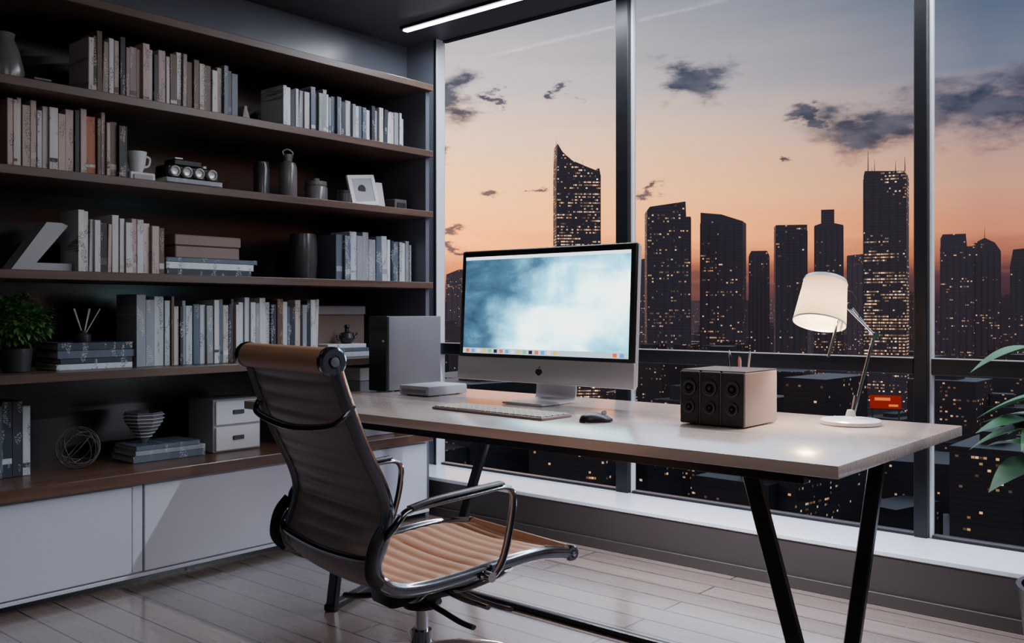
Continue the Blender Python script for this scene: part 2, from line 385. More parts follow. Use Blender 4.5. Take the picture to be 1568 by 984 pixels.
q.tube([(-3.92, 3.30, zB + .004), (-3.885, 3.30, zB + .1)], .005, M_wht, 8); q.done()
q = B('small_box'); q.box(-3.97, -3.88, 3.52, 3.61, zB, zB + .07, M_mid, .004); q.box(-3.878, -3.874, 3.535, 3.595, zB + .02, zB + .05, M_dark); q.done()
q = B('triangle_bookend')
z = zC_
q.prism([(1.50, z), (1.64, z + .2), (1.70, z + .2), (1.725, z + .19), (1.60, z + .035), (1.74, z + .035), (1.74, z)], -3.98, -3.88, M_grey); q.done()
vase('black_vase', [(.06, 0), (.066, .01), (.072, .1), (.07, .2), (.064, .235), (.056, .235), (.06, .2), (.06, .1), (0, .03)], 2.95, zC_, M_dark)
q = B('reed_diffuser'); q.lathe([(.028, 0), (.03, .004), (.03, .03), (.012, .04), (.012, .05), (.009, .05), (0, .03)], M_dark, (0, 0, 0), 24)
for a in range(5):
    an = a * 1.3; q.cyl((0, 0, .02), (.03 * math.cos(an), .06 * math.sin(an) + .01, .14), .0022, M_page, seg=6)
q.done((-3.93, 1.81, t2))
def bush(name, loc, r, n, m):
    q = B(name); q.lathe([(.045, 0), (.05, .004), (.06, .09), (.062, .095), (.055, .095), (.05, .08), (0, .08)], M_dark, (0, 0, 0), 28)
    q.lathe([(.052, .081), (0, .086)], M_soil)
    for i in range(7):
        an = i * .9; q.tube(catmull([(0, 0, .08), (.02 * math.cos(an), .02 * math.sin(an), .12), (.05 * math.cos(an), .05 * math.sin(an), .17)], 3), .003, M_stem, 6)
    for i in range(n):
        d = Vector((R.gauss(0, 1), R.gauss(0, 1), R.gauss(0, 1))).normalized(); rr = r * R.uniform(.45, 1.0) * (1 + .12 * math.sin(5 * d.x + 7 * d.y))
        p = Vector((0, 0, .205)) + Vector((d.x * rr, d.y * rr * 1.1, d.z * rr * .85))
        q.leaf(p, d + Vector((R.uniform(-.6, .6), R.uniform(-.6, .6), R.uniform(-.3, .6))), R.uniform(.018, .03), R.uniform(.012, .018), m, .3, .3, 4)
    return q.done(loc, recalc=False)
bush('potted_plant', (-3.90, 1.53, zD), .115, 1100, M_leaf2)
q = B('storage_box'); q.box(-4.2, -4.02, 3.03, 3.42, zD, zD + .22, M_card, .005); q.box(-4.205, -4.015, 3.025, 3.425, zD + .222, zD + .27, M_grey, .005); q.done()
q = B('teapot'); q.lathe([(.02, 0), (.03, .004), (.043, .03), (.036, .055), (.012, .064), (.01, .08), (.016, .088), (.01, .1), (0, .102)], M_black, (0, 0, 0), 28)
q.tube(catmull([(0, .035, .02), (0, .06, .035), (0, .07, .055)], 4), .006, M_black, 8); q.tube(catmull([(0, -.035, .045), (0, -.065, .045), (0, -.062, .02), (0, -.036, .018)], 4), .004, M_black, 8); q.done((-3.93, 3.22, t5))
q = B('storage_box'); q.box(-4.1, -3.82, 3.22, 3.46, zE, zE + .30, M_grey, .004); q.box(-4.105, -3.815, 3.215, 3.465, zE + .302, zE + .37, M_wht, .004); q.box(-3.814, -3.811, 3.30, 3.38, zE + .2, zE + .26, M_dark); q.done()
q = B('wire_sphere_sculpture')
for i in range(9):
    Mr = Matrix.Rotation(R.uniform(0, 3.14), 4, 'X') @ Matrix.Rotation(R.uniform(0, 3.14), 4, 'Y'); rr = R.uniform(.072, .088)
    q.tube([Mr @ Vector((rr * math.cos(a * math.pi / 14), rr * math.sin(a * math.pi / 14), 0)) for a in range(28)], .0016, M_mid, 6, closed=True)
q.done((-4.0, 1.82, zE + .09))
q = B('faceted_bowl')
pr = [(.012, 0), (.03, .025), (.06, .06), (.085, .1), (.085, .14), (.080, .14), (.078, .1), (.055, .062), (0, .02)]
q.lathe(pr, M_greyd, (0, 0, 0), 8)
for i in range(7):
    rr = min(.088, .0345 + i * .0115); zz = .03 + i * .0165
    q.tube([((rr + .003) * math.cos(a * math.pi / 4), (rr + .003) * math.sin(a * math.pi / 4), zz) for a in range(8)], .0022, M_wht, 6, closed=True)
q.done((-4.03, 2.13, t3))
q = B('drawer_box'); z = zE
q.box(-4.15, -3.93, 2.42, 2.68, z, z + .25, M_grey, .004)
for k in range(2):
    q.box(-3.93, -3.92, 2.43, 2.67, z + .008 + k * .122, z + .12 + k * .122, M_wht, .003)
    q.box(-3.92, -3.914, 2.52, 2.58, z + .055 + k * .122, z + .075 + k * .122, M_dark, .002)
q.done()

# ------------------------------------------------------------------ desk
q = B('desk')
DX0, DX1, DY0, DY1 = -3.60, -.93, 2.37, 3.48
q.box(DX0, DX1, DY0, DY1, .715, .75, M_desk, .003, seg=2)
q.box(DX0 + .12, DX1 - .12, DY0 + .06, DY0 + .10, .68, .715, M_blackm, .002); q.box(DX0 + .12, DX1 - .12, DY1 - .16, DY1 - .12, .68, .715, M_blackm, .002)
# Glowing bar added under the rear edge to brighten the floor, before the rear rail
q.box(-2.6, -1.10, DY1 - .22, DY1 - .18, .703, .715, M_blackm, .001); q.box(-2.59, -1.11, DY1 - .215, DY1 - .185, .700, .703, emis('floor_fill_glow', (.85, .92, 1), 6))
def leg(a, c, w=.024, d=.015): q.tube([a, c], w, M_blackm, ry=d, sq=True, ref=(1, 0, 0))
leg((-1.22, 2.45, .715), (-1.03, 2.48, 0)); leg((-1.04, 2.98, .715), (-1.10, 2.87, 0))
q.box(-1.24, -1.0, 2.42, 3.05, .70, .715, M_blackm)
leg((-2.95, 2.45, .715), (-2.86, 2.27, 0)); leg((-2.93, 3.30, .715), (-3.22, 3.32, 0))
q.box(-3.0, -2.88, 2.42, 3.35, .70, .715, M_blackm)
q.tube([(-2.86, 2.255, .014), (-3.22, 3.33, .014)], .02, M_blackm, ry=.013, sq=True, ref=(1, 0, 0))
q.tube([(-1.03, 2.46, .014), (-1.10, 2.89, .014)], .02, M_blackm, ry=.013, sq=True, ref=(1, 0, 0))
q.tube([(-3.03, 2.75, .012), (-1.08, 2.75, .012)], .011, M_blackm, ry=.014, sq=True, ref=(0, 0, 1))
q.done()
ZD = .7505
mon = empty('desktop_computer', (-2.54, 3.13, ZD)); TL = math.radians(-3)
W, H0, H1 = .97, .085, .675
q = B('housing'); q.box(-W / 2, W / 2, 0, .022, H0, H1, M_black, .012, seg=3)
q.box(-W / 2 + .004, W / 2 - .004, .0205, .028, H0 + .004, H1 - .004, M_alu, .003)
q.box(-W / 2 + .12, W / 2 - .12, .026, .05, H0 + .1, H1 - .12, M_alu, .02, seg=2)
q.box(-W / 2 - .001, W / 2 + .001, -.0025, .0225, H0 - .001, H0 + .105, M_alu, .005, seg=2)
q.box(W / 2 - .001, W / 2 + .002, .004, .026, H0 + .01, H1 - .012, M_alu, .001)
for dx in (-.006, .006): q.lathe([(0, 0), (.012, 0), (.012, .0015), (0, .0015)], M_dark, (dx, -.003, H0 + .05), 20, Matrix.Rotation(math.pi / 2, 4, 'X'))
q.lathe([(0, 0), (.010, 0), (.010, .0015), (0, .0015)], M_dark, (0, -.003, H0 + .043), 20, Matrix.Rotation(math.pi / 2, 4, 'X'))
q.leaf((0, -.0045, H0 + .062), (.5, 0, 1), .016, .008, M_dark, 0, 0, 4)
q.done(rot=(TL, 0, 0), parent=mon)
m, nt, out = _new('display_picture'); e = N(nt, 'ShaderNodeEmission'); o = OBJ(nt)
n1 = NOISE(nt, o, 4, 6, .5, .2); n2 = NOISE(nt, VM(nt, 'MULTIPLY', o, (2.2, 1, 5)), 1.6, 5, .5, .3)
s = N(nt, 'ShaderNodeSeparateXYZ'); nt.links.new(o, s.inputs[0])
dist = VM(nt, 'LENGTH', VM(nt, 'MULTIPLY', VM(nt, 'SUBTRACT', o, (.16, 0, -.09)), (2.5, 0, 3.2)))
band = MA(nt, 'ABSOLUTE', MA(nt, 'SUBTRACT', s.outputs[2], MA(nt, 'MULTIPLY_ADD', s.outputs[0], 1.1, -.2)))
f = MA(nt, 'MULTIPLY_ADD', dist, -.36, .62)
f = MA(nt, 'ADD', f, MA(nt, 'MULTIPLY', band, -.55))
f = MA(nt, 'ADD', f, MA(nt, 'MULTIPLY_ADD', MA(nt, 'SUBTRACT', n1, .5), .9, MA(nt, 'MULTIPLY', MA(nt, 'SUBTRACT', n2, .5), 1.0)))
f = MA(nt, 'ADD', f, MA(nt, 'MULTIPLY_ADD', s.outputs[0], .22, .34))
fs = MA(nt, 'MULTIPLY_ADD', MA(nt, 'SUBTRACT', NOISE(nt, VM(nt, 'MULTIPLY', o, (5, 1, 11)), 1.0, 5, .55, .4), .5), .8, .14)
f = MA(nt, 'SMOOTH_MAX', f, fs, .1)
nt.links.new(RAMP(nt, f, [(.0, (.010, .022, .040)), (.22, (.022, .060, .10)), (.42, (.055, .19, .29)), (.62, (.15, .52, .70)), (.82, (.62, 1, 1)), (1, (1, 1, 1))]), e.inputs[0])
e.inputs[1].default_value = 4.2; nt.links.new(e.outputs[0], out.inputs[0])
dz = (H0 + .12 + H1 - .03) / 2; dh = (H1 - .03 - H0 - .12) / 2
dm = Matrix.Rotation(TL, 4, 'X') @ Vector((0, -.001, dz))
q = B('display'); q.box(-W / 2 + .03, W / 2 - .03, -.0006, .0006, -dh, dh, m); q.done(dm, (TL, 0, 0), mon)
q = B('desktop_icons'); q.box(-W / 2 + .03, W / 2 - .03, -.0012, -.0008, dh - .014, dh, emis('menubar', (.8, .9, 1), 2.5))
q.box(-W / 2 + .03, W / 2 - .03, -.0012, -.0008, -dh, -dh + .024, emis('dockbar', (.5, .65, .75), 1.6))
cols = [(.9, .1, .03), (.05, .3, .9), (.9, .9, .9), (.9, .55, .05), (.1, .6, .2), (.02, .02, .03)]
for i in range(26):
    if 15 < i < 24: continue
    x = -W / 2 + .05 + i * .034; q.box(x, x + .02, -.0018, -.0012, -dh + .004, -dh + .020, emis('icon%d' % ((i * 7) % 6), cols[(i * 7) % 6], 1.6))
q.done(dm, (TL, 0, 0), mon)
q = B('stand'); q.tube(catmull([(0, .06, .3), (0, .10, .22), (0, .125, .10), (0, .12, .02), (0, .08, .006), (0, -.02, .005), (0, -.11, .005)], 5), .11, M_alu, ry=.005, sq=True, ref=(1, 0, 0))
q.done(parent=mon)
q = B('external_drive'); q.box(-3.30, -3.10, 3.02, 3.28, ZD + .003, ZD + .048, M_grey, .008, seg=2)
for xx in (-3.27, -3.13):
    for yy in (3.06, 3.24): q.cyl((xx, yy, ZD), (xx, yy, ZD + .004), .01, M_black)
q.box(-3.28, -3.12, 3.018, 3.0215, ZD + .015, ZD + .03, M_greyd); q.done()
q = B('computer_tower'); q.box(-3.56, -3.43, 3.07, 3.43, ZD + .006, ZD + .37, M_greyd, .005, seg=2); q.box(-3.562, -3.428, 3.055, 3.075, ZD + .004, ZD + .372, M_black, .004)
for k in range(14): q.box(-3.55, -3.44, 3.0525, 3.056, ZD + .03 + k * .014, ZD + .036 + k * .014, M_blackm)
q.box(-3.55, -3.44, 3.0525, 3.056, ZD + .30, ZD + .32, M_cone, .001); q.box(-3.55, -3.44, 3.0525, 3.056, ZD + .335, ZD + .345, M_cone, .001); q.cyl((-3.45, 3.056, ZD + .25), (-3.45, 3.05, ZD + .25), .006, M_alu)
for xx in (-3.54, -3.45):
    for yy in (3.1, 3.4): q.cyl((xx, yy, ZD), (xx, yy, ZD + .007), .01, M_black)
q.done()
M_key = pbr('key_white', (.50, .40, .37), .4, var=.04); M_kb = pbr('keyboard_base', (.26, .19, .17), .4, .2)
q = B('keyboard'); q.box(-.30, .30, -.085, .085, .0, .010, M_kb, .004, seg=2)
for r_ in range(5):
    nk = 18
    for c_ in range(nk):
        if r_ == 0 and 4 <= c_ <= 8:
            if c_ == 4: q.box(-.29 + 4 * .0325, -.29 + 9 * .0325 - .004, -.078, -.052, .0095, .0145, M_key, .0015)
            continue
        x = -.29 + c_ * .0325; y = -.078 + r_ * .032; q.box(x, x + .0285, y, y + .0275, .0095, .0145, M_key, .0015)
q.done((-2.42, 2.74, ZD), (0, 0, math.radians(-3)))
q = B('computer_mouse')
nn = 14; rows = []
for i in range(nn + 1):
    t = i / nn; y = -.062 + .124 * t; w = .036 * math.sqrt(max(0, 1 - (2 * t - 1) ** 4)) ; h = .036 * (math.sin(math.pi * min(1, max(0, .08 + t * .9))) ** .6) * (1 - .25 * t)
    if i in (0, nn): w = .006; h = .008
    row = []
    for k in range(13):
        a = math.pi * k / 12; row.append(q.addv((w * math.cos(a), y, .002 + h * math.sin(a) ** .8)))
    rows.append(row)
for i in range(nn):
    for k in range(12): q.face([rows[i][k], rows[i][k + 1], rows[i + 1][k + 1], rows[i + 1][k]], M_black)
    q.face([rows[i][0], rows[i + 1][0], rows[i + 1][12], rows[i][12]], M_black)
q.face(rows[0], M_black); q.face(rows[-1], M_black)
q.box(-.03, .03, -.05, .05, 0, .003, M_alu, .001); q.cyl((-.004, .03, .032), (.004, .03, .032), .009, M_alu)
q.done((-1.96, 2.745, ZD), (0, 0, math.radians(-35)))
q = B('bookshelf_speaker')
sx = [-1.705, -1.625, -1.545, -1.455]
for i in range(3):
    a, c = sx[i], sx[i + 1] - .003; z = ZD + .004
    q.box(a, c, 2.90, 3.15, z, z + .185, M_greyb, .004); q.box(a + .002, c - .002, 2.893, 2.902, z + .002, z + .183, M_black, .003)
    xc = (a + c) / 2
    for zz, rr in ((.128, .023), (.06, .017)):
        Mx = Matrix.Rotation(math.pi / 2, 4, 'X')
        q.lathe([(rr + .004, 0), (rr + .004, .005), (rr, .006), (rr * .8, .003), (rr * .35, 0), (rr * .3, .006), (0, .008)], M_cone, (xc, 2.893, z + zz), 28, Mx)
        q.lathe([(rr + .005, .002), (rr + .005, .006), (rr + .001, .0065), (rr + .001, .002)], M_dark, (xc, 2.893, z + zz), 28, Mx)
    for yy in (2.93, 3.12): q.cyl((xc, yy, ZD), (xc, yy, ZD + .005), .015, M_black)
q.box(-1.705, -1.458, 2.905, 3.15, z + .185, z + .188, M_black, .001)
q.done()
M_clear = pbr('smoked_glass', (.10, .11, .13), .08, .0, var=.05)
q = B('pen_holder'); q.lathe([(.036, 0), (.038, .003), (.038, .10), (.035, .10), (.035, .006), (0, .006)], M_clear, (0, 0, 0), 28)
for i, mm in enumerate((M_alu, M_black, M_orangeb, M_wht, M_black, M_alu)):
    an = i * 1.05; q.cyl((.014 * math.cos(an), .014 * math.sin(an), .008), (.042 * math.cos(an), .042 * math.sin(an), .235 - .012 * (i % 3)), .0038, mm, seg=10)
    q.cyl((.042 * math.cos(an), .042 * math.sin(an), .235 - .012 * (i % 3)), (.043 * math.cos(an), .043 * math.sin(an), .248 - .012 * (i % 3)), .0038, mm, .001, 10)
q.done((-1.66, 3.26, ZD))

lamp = empty('desk_lamp', (-1.24, 3.27, ZD), (0, 0, math.atan2(.6516, .7586)))
q = B('base_and_arm'); q.lathe([(.1, 0), (.103, .004), (.103, .014), (.098, .018), (.03, .020), (.018, .028), (.012, .05), (0, .052)], M_alu, (0, 0, 0), 48)
q.cyl((.012, 0, .04), (.082, 0, .31), .0055, M_chromeb); q.cyl((.004, .0, .018), (.02, 0, .10), .009, M_chromeb)
q.cyl((.082, -.02, .312), (.082, .02, .312), .012, M_chromeb); q.cyl((.082, .008, .312), (-.005, .008, .425), .004, M_chromeb); q.cyl((.082, -.008, .312), (-.012, -.008, .405), .004, M_chromeb)
q.cyl((-.008, -.016, .415), (-.008, .016, .415), .012, M_chromeb)
q.tube(catmull([(-.008, 0, .415), (-.03, 0, .40), (-.05, 0, .42)], 4), .006, M_chromeb, 8)
q.cyl((-.045, 0, .36), (-.078, 0, .235), .005, M_chromeb); q.cyl((-.04, 0, .40), (-.045, 0, .355), .007, M_chromeb)
q.tube(catmull([(-.03, 0.004, .47), (.01, .004, .46), (.035, .004, .40), (.02, .004, .34)], 6), .0018, M_black, 6)
q.done(parent=lamp)
m, nt, out = _new('lamp_shade_fabric'); d = N(nt, 'ShaderNodeBsdfDiffuse'); tr = N(nt, 'ShaderNodeBsdfTranslucent'); mx = N(nt, 'ShaderNodeMixShader'); mx.inputs[0].default_value = .35
nz = NOISE(nt, OBJ(nt, (1, 1, 1)), 300, 2); c = MIX(nt, nz, (.72, .58, .42), (.82, .68, .51))
nt.links.new(c, d.inputs[0]); nt.links.new(c, tr.inputs[0]); nt.links.new(d.outputs[0], mx.inputs[1]); nt.links.new(tr.outputs[0], mx.inputs[2]); nt.links.new(mx.outputs[0], out.inputs[0])
shade_rot = Matrix.Rotation(math.radians(14), 4, 'Y') @ Matrix.Rotation(math.radians(-16), 4, 'X')
q = B('shade')
q.lathe([(.088, -.085), (.090, -.085), (.074, .068), (.068, .075), (.0, .078)], m, (0, 0, 0), 48)
q.lathe([(.0745, .066), (.0765, .066), (.071, .079), (.0, .081)], M_wht, (0, 0, 0), 48)
q.lathe([(.0885, -.087), (.0905, -.087), (.0905, -.082), (.0885, -.082), (.0885, -.087)], M_wht, (0, 0, 0), 48)
# open the underside: keep only the side wall and the crown
sh = q.done((-.098, 0, .435), shade_rot.to_euler(), lamp, recalc=False)
bm2 = bmesh.new(); bm2.from_mesh(sh.data)
kill = [f_ for f_ in bm2.faces if len(f_.verts) > 20 and f_.calc_center_median().z < 0]
bmesh.ops.delete(bm2, geom=kill, context='FACES'); bm2.to_mesh(sh.data); bm2.free()
q = B('bulb'); q.lathe([(.0, -.035), (.018, -.03), (.024, -.012), (.018, .01), (.012, .03), (0, .035)], emis('bulb_glow', (1, .85, .62), 12), (0, 0, 0), 20); q.done((-.098, 0, .455), (0, 0, 0), lamp)
L = bpy.data.lights.new('lamp_light', 'POINT'); L.energy = 3.6; L.color = (1, .76, .48); L.shadow_soft_size = .025
lo = bpy.data.objects.new('lamp_light', L); scene.collection.objects.link(lo); lo.parent = lamp; lo.location = (-.103, 0, .39)
L = bpy.data.lights.new('lamp_reflector_light', 'SPOT'); L.energy = 22; L.color = (1, .86, .70); L.shadow_soft_size = .025; L.spot_size = math.radians(100); L.spot_blend = .9
lo = bpy.data.objects.new('lamp_reflector_light', L); scene.collection.objects.link(lo); lo.parent = lamp; lo.location = (-.108, 0, .385); lo.rotation_euler = (0, 0, 0)

# ------------------------------------------------------------------ office chair
chair = empty('office_chair', (-1.98, 1.90, 0), (0, 0, math.radians(-10)))
prof = catmull([(0, -.42, 1.02), (0, -.385, .92), (0, -.335, .80), (0, -.285, .70), (0, -.268, .63), (0, -.285, .56), (0, -.305, .51), (0, -.29, .465), (0, -.24, .435), (0, -.16, .425), (0, -.03, .43), (0, .12, .445), (0, .24, .45), (0, .33, .44), (0, .36, .432)], 10)
def resample(P, n):
    d = [0]
    for i in range(1, len(P)): d.append(d[-1] + (P[i] - P[i - 1]).length)
    o = []; j = 0
    for k in range(n + 1):
        s_ = d[-1] * k / n
        while j < len(d) - 2 and d[j + 1] < s_: j += 1
        o.append(P[j].lerp(P[j + 1], (s_ - d[j]) / max(1e-9, d[j + 1] - d[j])))
    return o, d[-1]
NP = 220
PR, LEN = resample(prof, NP)
q = B('sling_upholstery'); HW = .235; NC = 12; ribs = 27
fr_, bk_ = [], []
for i, p in enumerate(PR):
    t = (PR[min(i + 1, NP)] - PR[max(i - 1, 0)]).normalized(); n_ = Vector((0, -t.z, t.y))
    rb = abs(math.sin(math.pi * i / NP * ribs)) ** .6
    a, c = [], []
    for k in range(NC + 1):
        u = -1 + 2 * k / NC; sag = .012 * (1 - u * u); ed = 1 if abs(u) < .98 else .4
        a.append(q.addv(p + Vector((u * HW, 0, 0)) + n_ * ((.004 + .009 * rb) * ed - sag)))
        c.append(q.addv(p + Vector((u * HW, 0, 0)) - n_ * ((.004 + .007 * rb) * ed + sag)))
    fr_.append(a); bk_.append(c)
for i in range(NP):
    for k in range(NC):
        q.face([fr_[i][k], fr_[i][k + 1], fr_[i + 1][k + 1], fr_[i + 1][k]], M_tan)
        q.face([bk_[i][k + 1], bk_[i][k], bk_[i + 1][k], bk_[i + 1][k + 1]], M_lback)
    q.face([fr_[i][0], fr_[i + 1][0], bk_[i + 1][0], bk_[i][0]], M_lback); q.face([fr_[i + 1][NC], fr_[i][NC], bk_[i][NC], bk_[i + 1][NC]], M_lback)
q.done(parent=chair, ang=70)
q = B('head_and_front_rolls')
for (y, z, r_) in ((-.425, 1.025, .034), (.365, .432, .022)):
    q.cyl((-.236, y, z), (.236, y, z), r_, M_tan, seg=32)
    for sgn in (-1, 1):
        Mx = Matrix.Rotation(sgn * math.pi / 2, 4, 'Y')
        q.lathe([(r_ * 1.02, -.004), (r_ * 1.08, 0), (r_ * 1.08, .016), (r_ * .9, .022), (r_ * .5, .022), (r_ * .45, .018), (0, .018)], M_chrome, (sgn * .236, y, z), 32, Mx)
        q.lathe([(r_ * .4, .016), (r_ * .35, .026), (0, .027)], M_chromeb, (sgn * .236, y, z), 20, Mx)
q.done(parent=chair)
q = B('frame_rails')
P2, _ = resample(prof, 70)
for sgn in (-1, 1):
    q.tube([p + Vector((sgn * .246, 0, 0)) for p in P2], .013, M_chrome, 12, ref=(1, 0, 0), ry=.019)
def pz(z):
    for i in range(len(PR) - 1):
        if PR[i].z >= z > PR[i + 1].z: return PR[i].y
    return -.3
for zc, bow, drop in ((.88, .045, .035), (.53, .03, .02)):
    y = pz(zc)
    q.tube(catmull([(-.25, y, zc + .035), (-.245, y - bow * .7, zc), (-.18, y - bow, zc - drop * .6), (0, y - bow * 1.1, zc - drop), (.18, y - bow, zc - drop * .6), (.245, y - bow * .7, zc), (.25, y, zc + .035)], 6), .007, M_chrome, 10, ry=.010)
for sgn in (-1, 1):
    q.tube(catmull([(sgn * .262, -.29, .60), (sgn * .268, -.32, .56), (sgn * .268, -.33, .50), (sgn * .262, -.30, .46)], 5), .008, M_black, 10, ref=(1, 0, 0), ry=.018)
for y in (-.12, .12):
    q.tube(catmull([(-.25, y, .43), (-.2, y, .40), (-.09, y * .7, .345), (0, y * .6, .335), (.09, y * .7, .345), (.2, y, .40), (.25, y, .43)], 6), .011, M_chrome, 10, ry=.018)
q.done(parent=chair)
q = B('armrests')
for sgn in (-1, 1):
    x = sgn * .285
    pth = catmull([(sgn * .255, -.285, .575), (x, -.27, .61), (x, -.235, .642), (x, -.16, .652), (x, -.02, .662), (x, .07, .668), (x, .105, .655), (x, .112, .62), (x, .10, .55), (x, .075, .47), (sgn * .27, .05, .425), (sgn * .255, .02, .425)], 7)
    q.tube(pth, .013, M_chrome, 12, ref=(1, 0, 0), ry=.008)
    q.tube(catmull([(x, -.225, .650), (x, -.15, .663), (x, -.02, .673), (x, .07, .679)], 6), .017, M_black, 12, ref=(1, 0, 0), ry=.006)
    q.cyl((sgn * .25, .035, .428), (sgn * .29, .035, .428), .014, M_chromeb)
q.done(parent=chair)
q = B('tilt_mechanism')
q.box(-.06, .06, -.14, .12, .315, .365, M_blackm, .015, seg=2); q.lathe([(.055, .29), (.06, .30), (.05, .33), (0, .335)], M_blackm)
q.tube(catmull([(.05, .05, .335), (.12, .06, .325), (.17, .08, .318), (.22, .075, .322)], 5), .007, M_chrome, 10, ry=.009)
q.tube(catmull([(.05, -.04, .33), (.13, -.02, .31), (.19, 0, .29), (.24, .01, .285)], 5), .007, M_black, 10, ry=.010)
q.tube(catmull([(.04, .09, .33), (.10, .14, .30), (.17, .17, .29), (.20, .175, .292)], 5), .007, M_chrome, 10, ry=.009)
q.tube(catmull([(-.05, -.10, .33), (-.14, -.13, .31), (-.20, -.14, .30)], 5), .009, M_black, 10)
q.done(parent=chair)
q = B('star_base')
q.cyl((0, 0, .14), (0, 0, .22), .030, M_chrome); q.cyl((0, 0, .2), (0, 0, .31), .019, M_chromeb); q.lathe([(.045, .10), (.05, .115), (.045, .165), (.03, .175), (0, .176)], M_chrome)
for k in range(5):
    an = math.radians(80 + 72 * k); c, s_ = math.cos(an), math.sin(an)
    pts = catmull([(c * .02, s_ * .02, .155), (c * .12, s_ * .12, .152), (c * .24, s_ * .24, .128), (c * .31, s_ * .31, .104)], 5)
    q.tube(pts, [.024 - .010 * i / (len(pts) - 1) for i in range(len(pts))], M_chromeb, 12, ref=(0, 0, 1), ry=[.026 - .008 * i / (len(pts) - 1) for i in range(len(pts))])
    cx, cy = c * .305, s_ * .305; q.cyl((cx, cy, .05), (cx, cy, .10), .008, M_chromeb)
    for w in (-1, 1):
        ox, oy = -s_ * .016 * w, c * .016 * w
        q.cyl((cx + ox, cy + oy, .0275), (cx + ox * 1.9, cy + oy * 1.9, .0275), .0275, M_black)
    q.box(-.014, .014, -.02, .02, .03, .06, M_black, .004, Matrix.Translation((cx, cy, 0)) @ Matrix.Rotation(an, 4, 'Z'))
q.done(parent=chair)

# ------------------------------------------------------------------ big plant
q = B('potted_houseplant')
q.lathe([(.13, 0), (.14, .005), (.175, .31), (.18, .32), (.165, .32), (.16, .28), (0, .28)], M_black, (0, 0, 0), 48); q.lathe([(.16, .281), (0, .29)], M_soil)
RP = random.Random(5)
for i in range(38):
    an = 2.4 * i; hgt = .36 + .42 * RP.random(); rad = RP.uniform(.04, .11)
    c, s_ = math.cos(an), math.sin(an)
    tip = Vector((c * rad, s_ * rad, .28 + hgt))
    q.tube(catmull([(c * .03, s_ * .03, .28), (c * .04, s_ * .04, .28 + hgt * .5), tip], 5), .004, M_stem, 8)
    q.leaf(tip, (c, s_, RP.uniform(-.1, .5)), RP.uniform(.19, .25), RP.uniform(.12, .15), M_leaf, RP.uniform(.2, .5), .22, 12)
q.done((-.52, 3.21, 0), recalc=False)

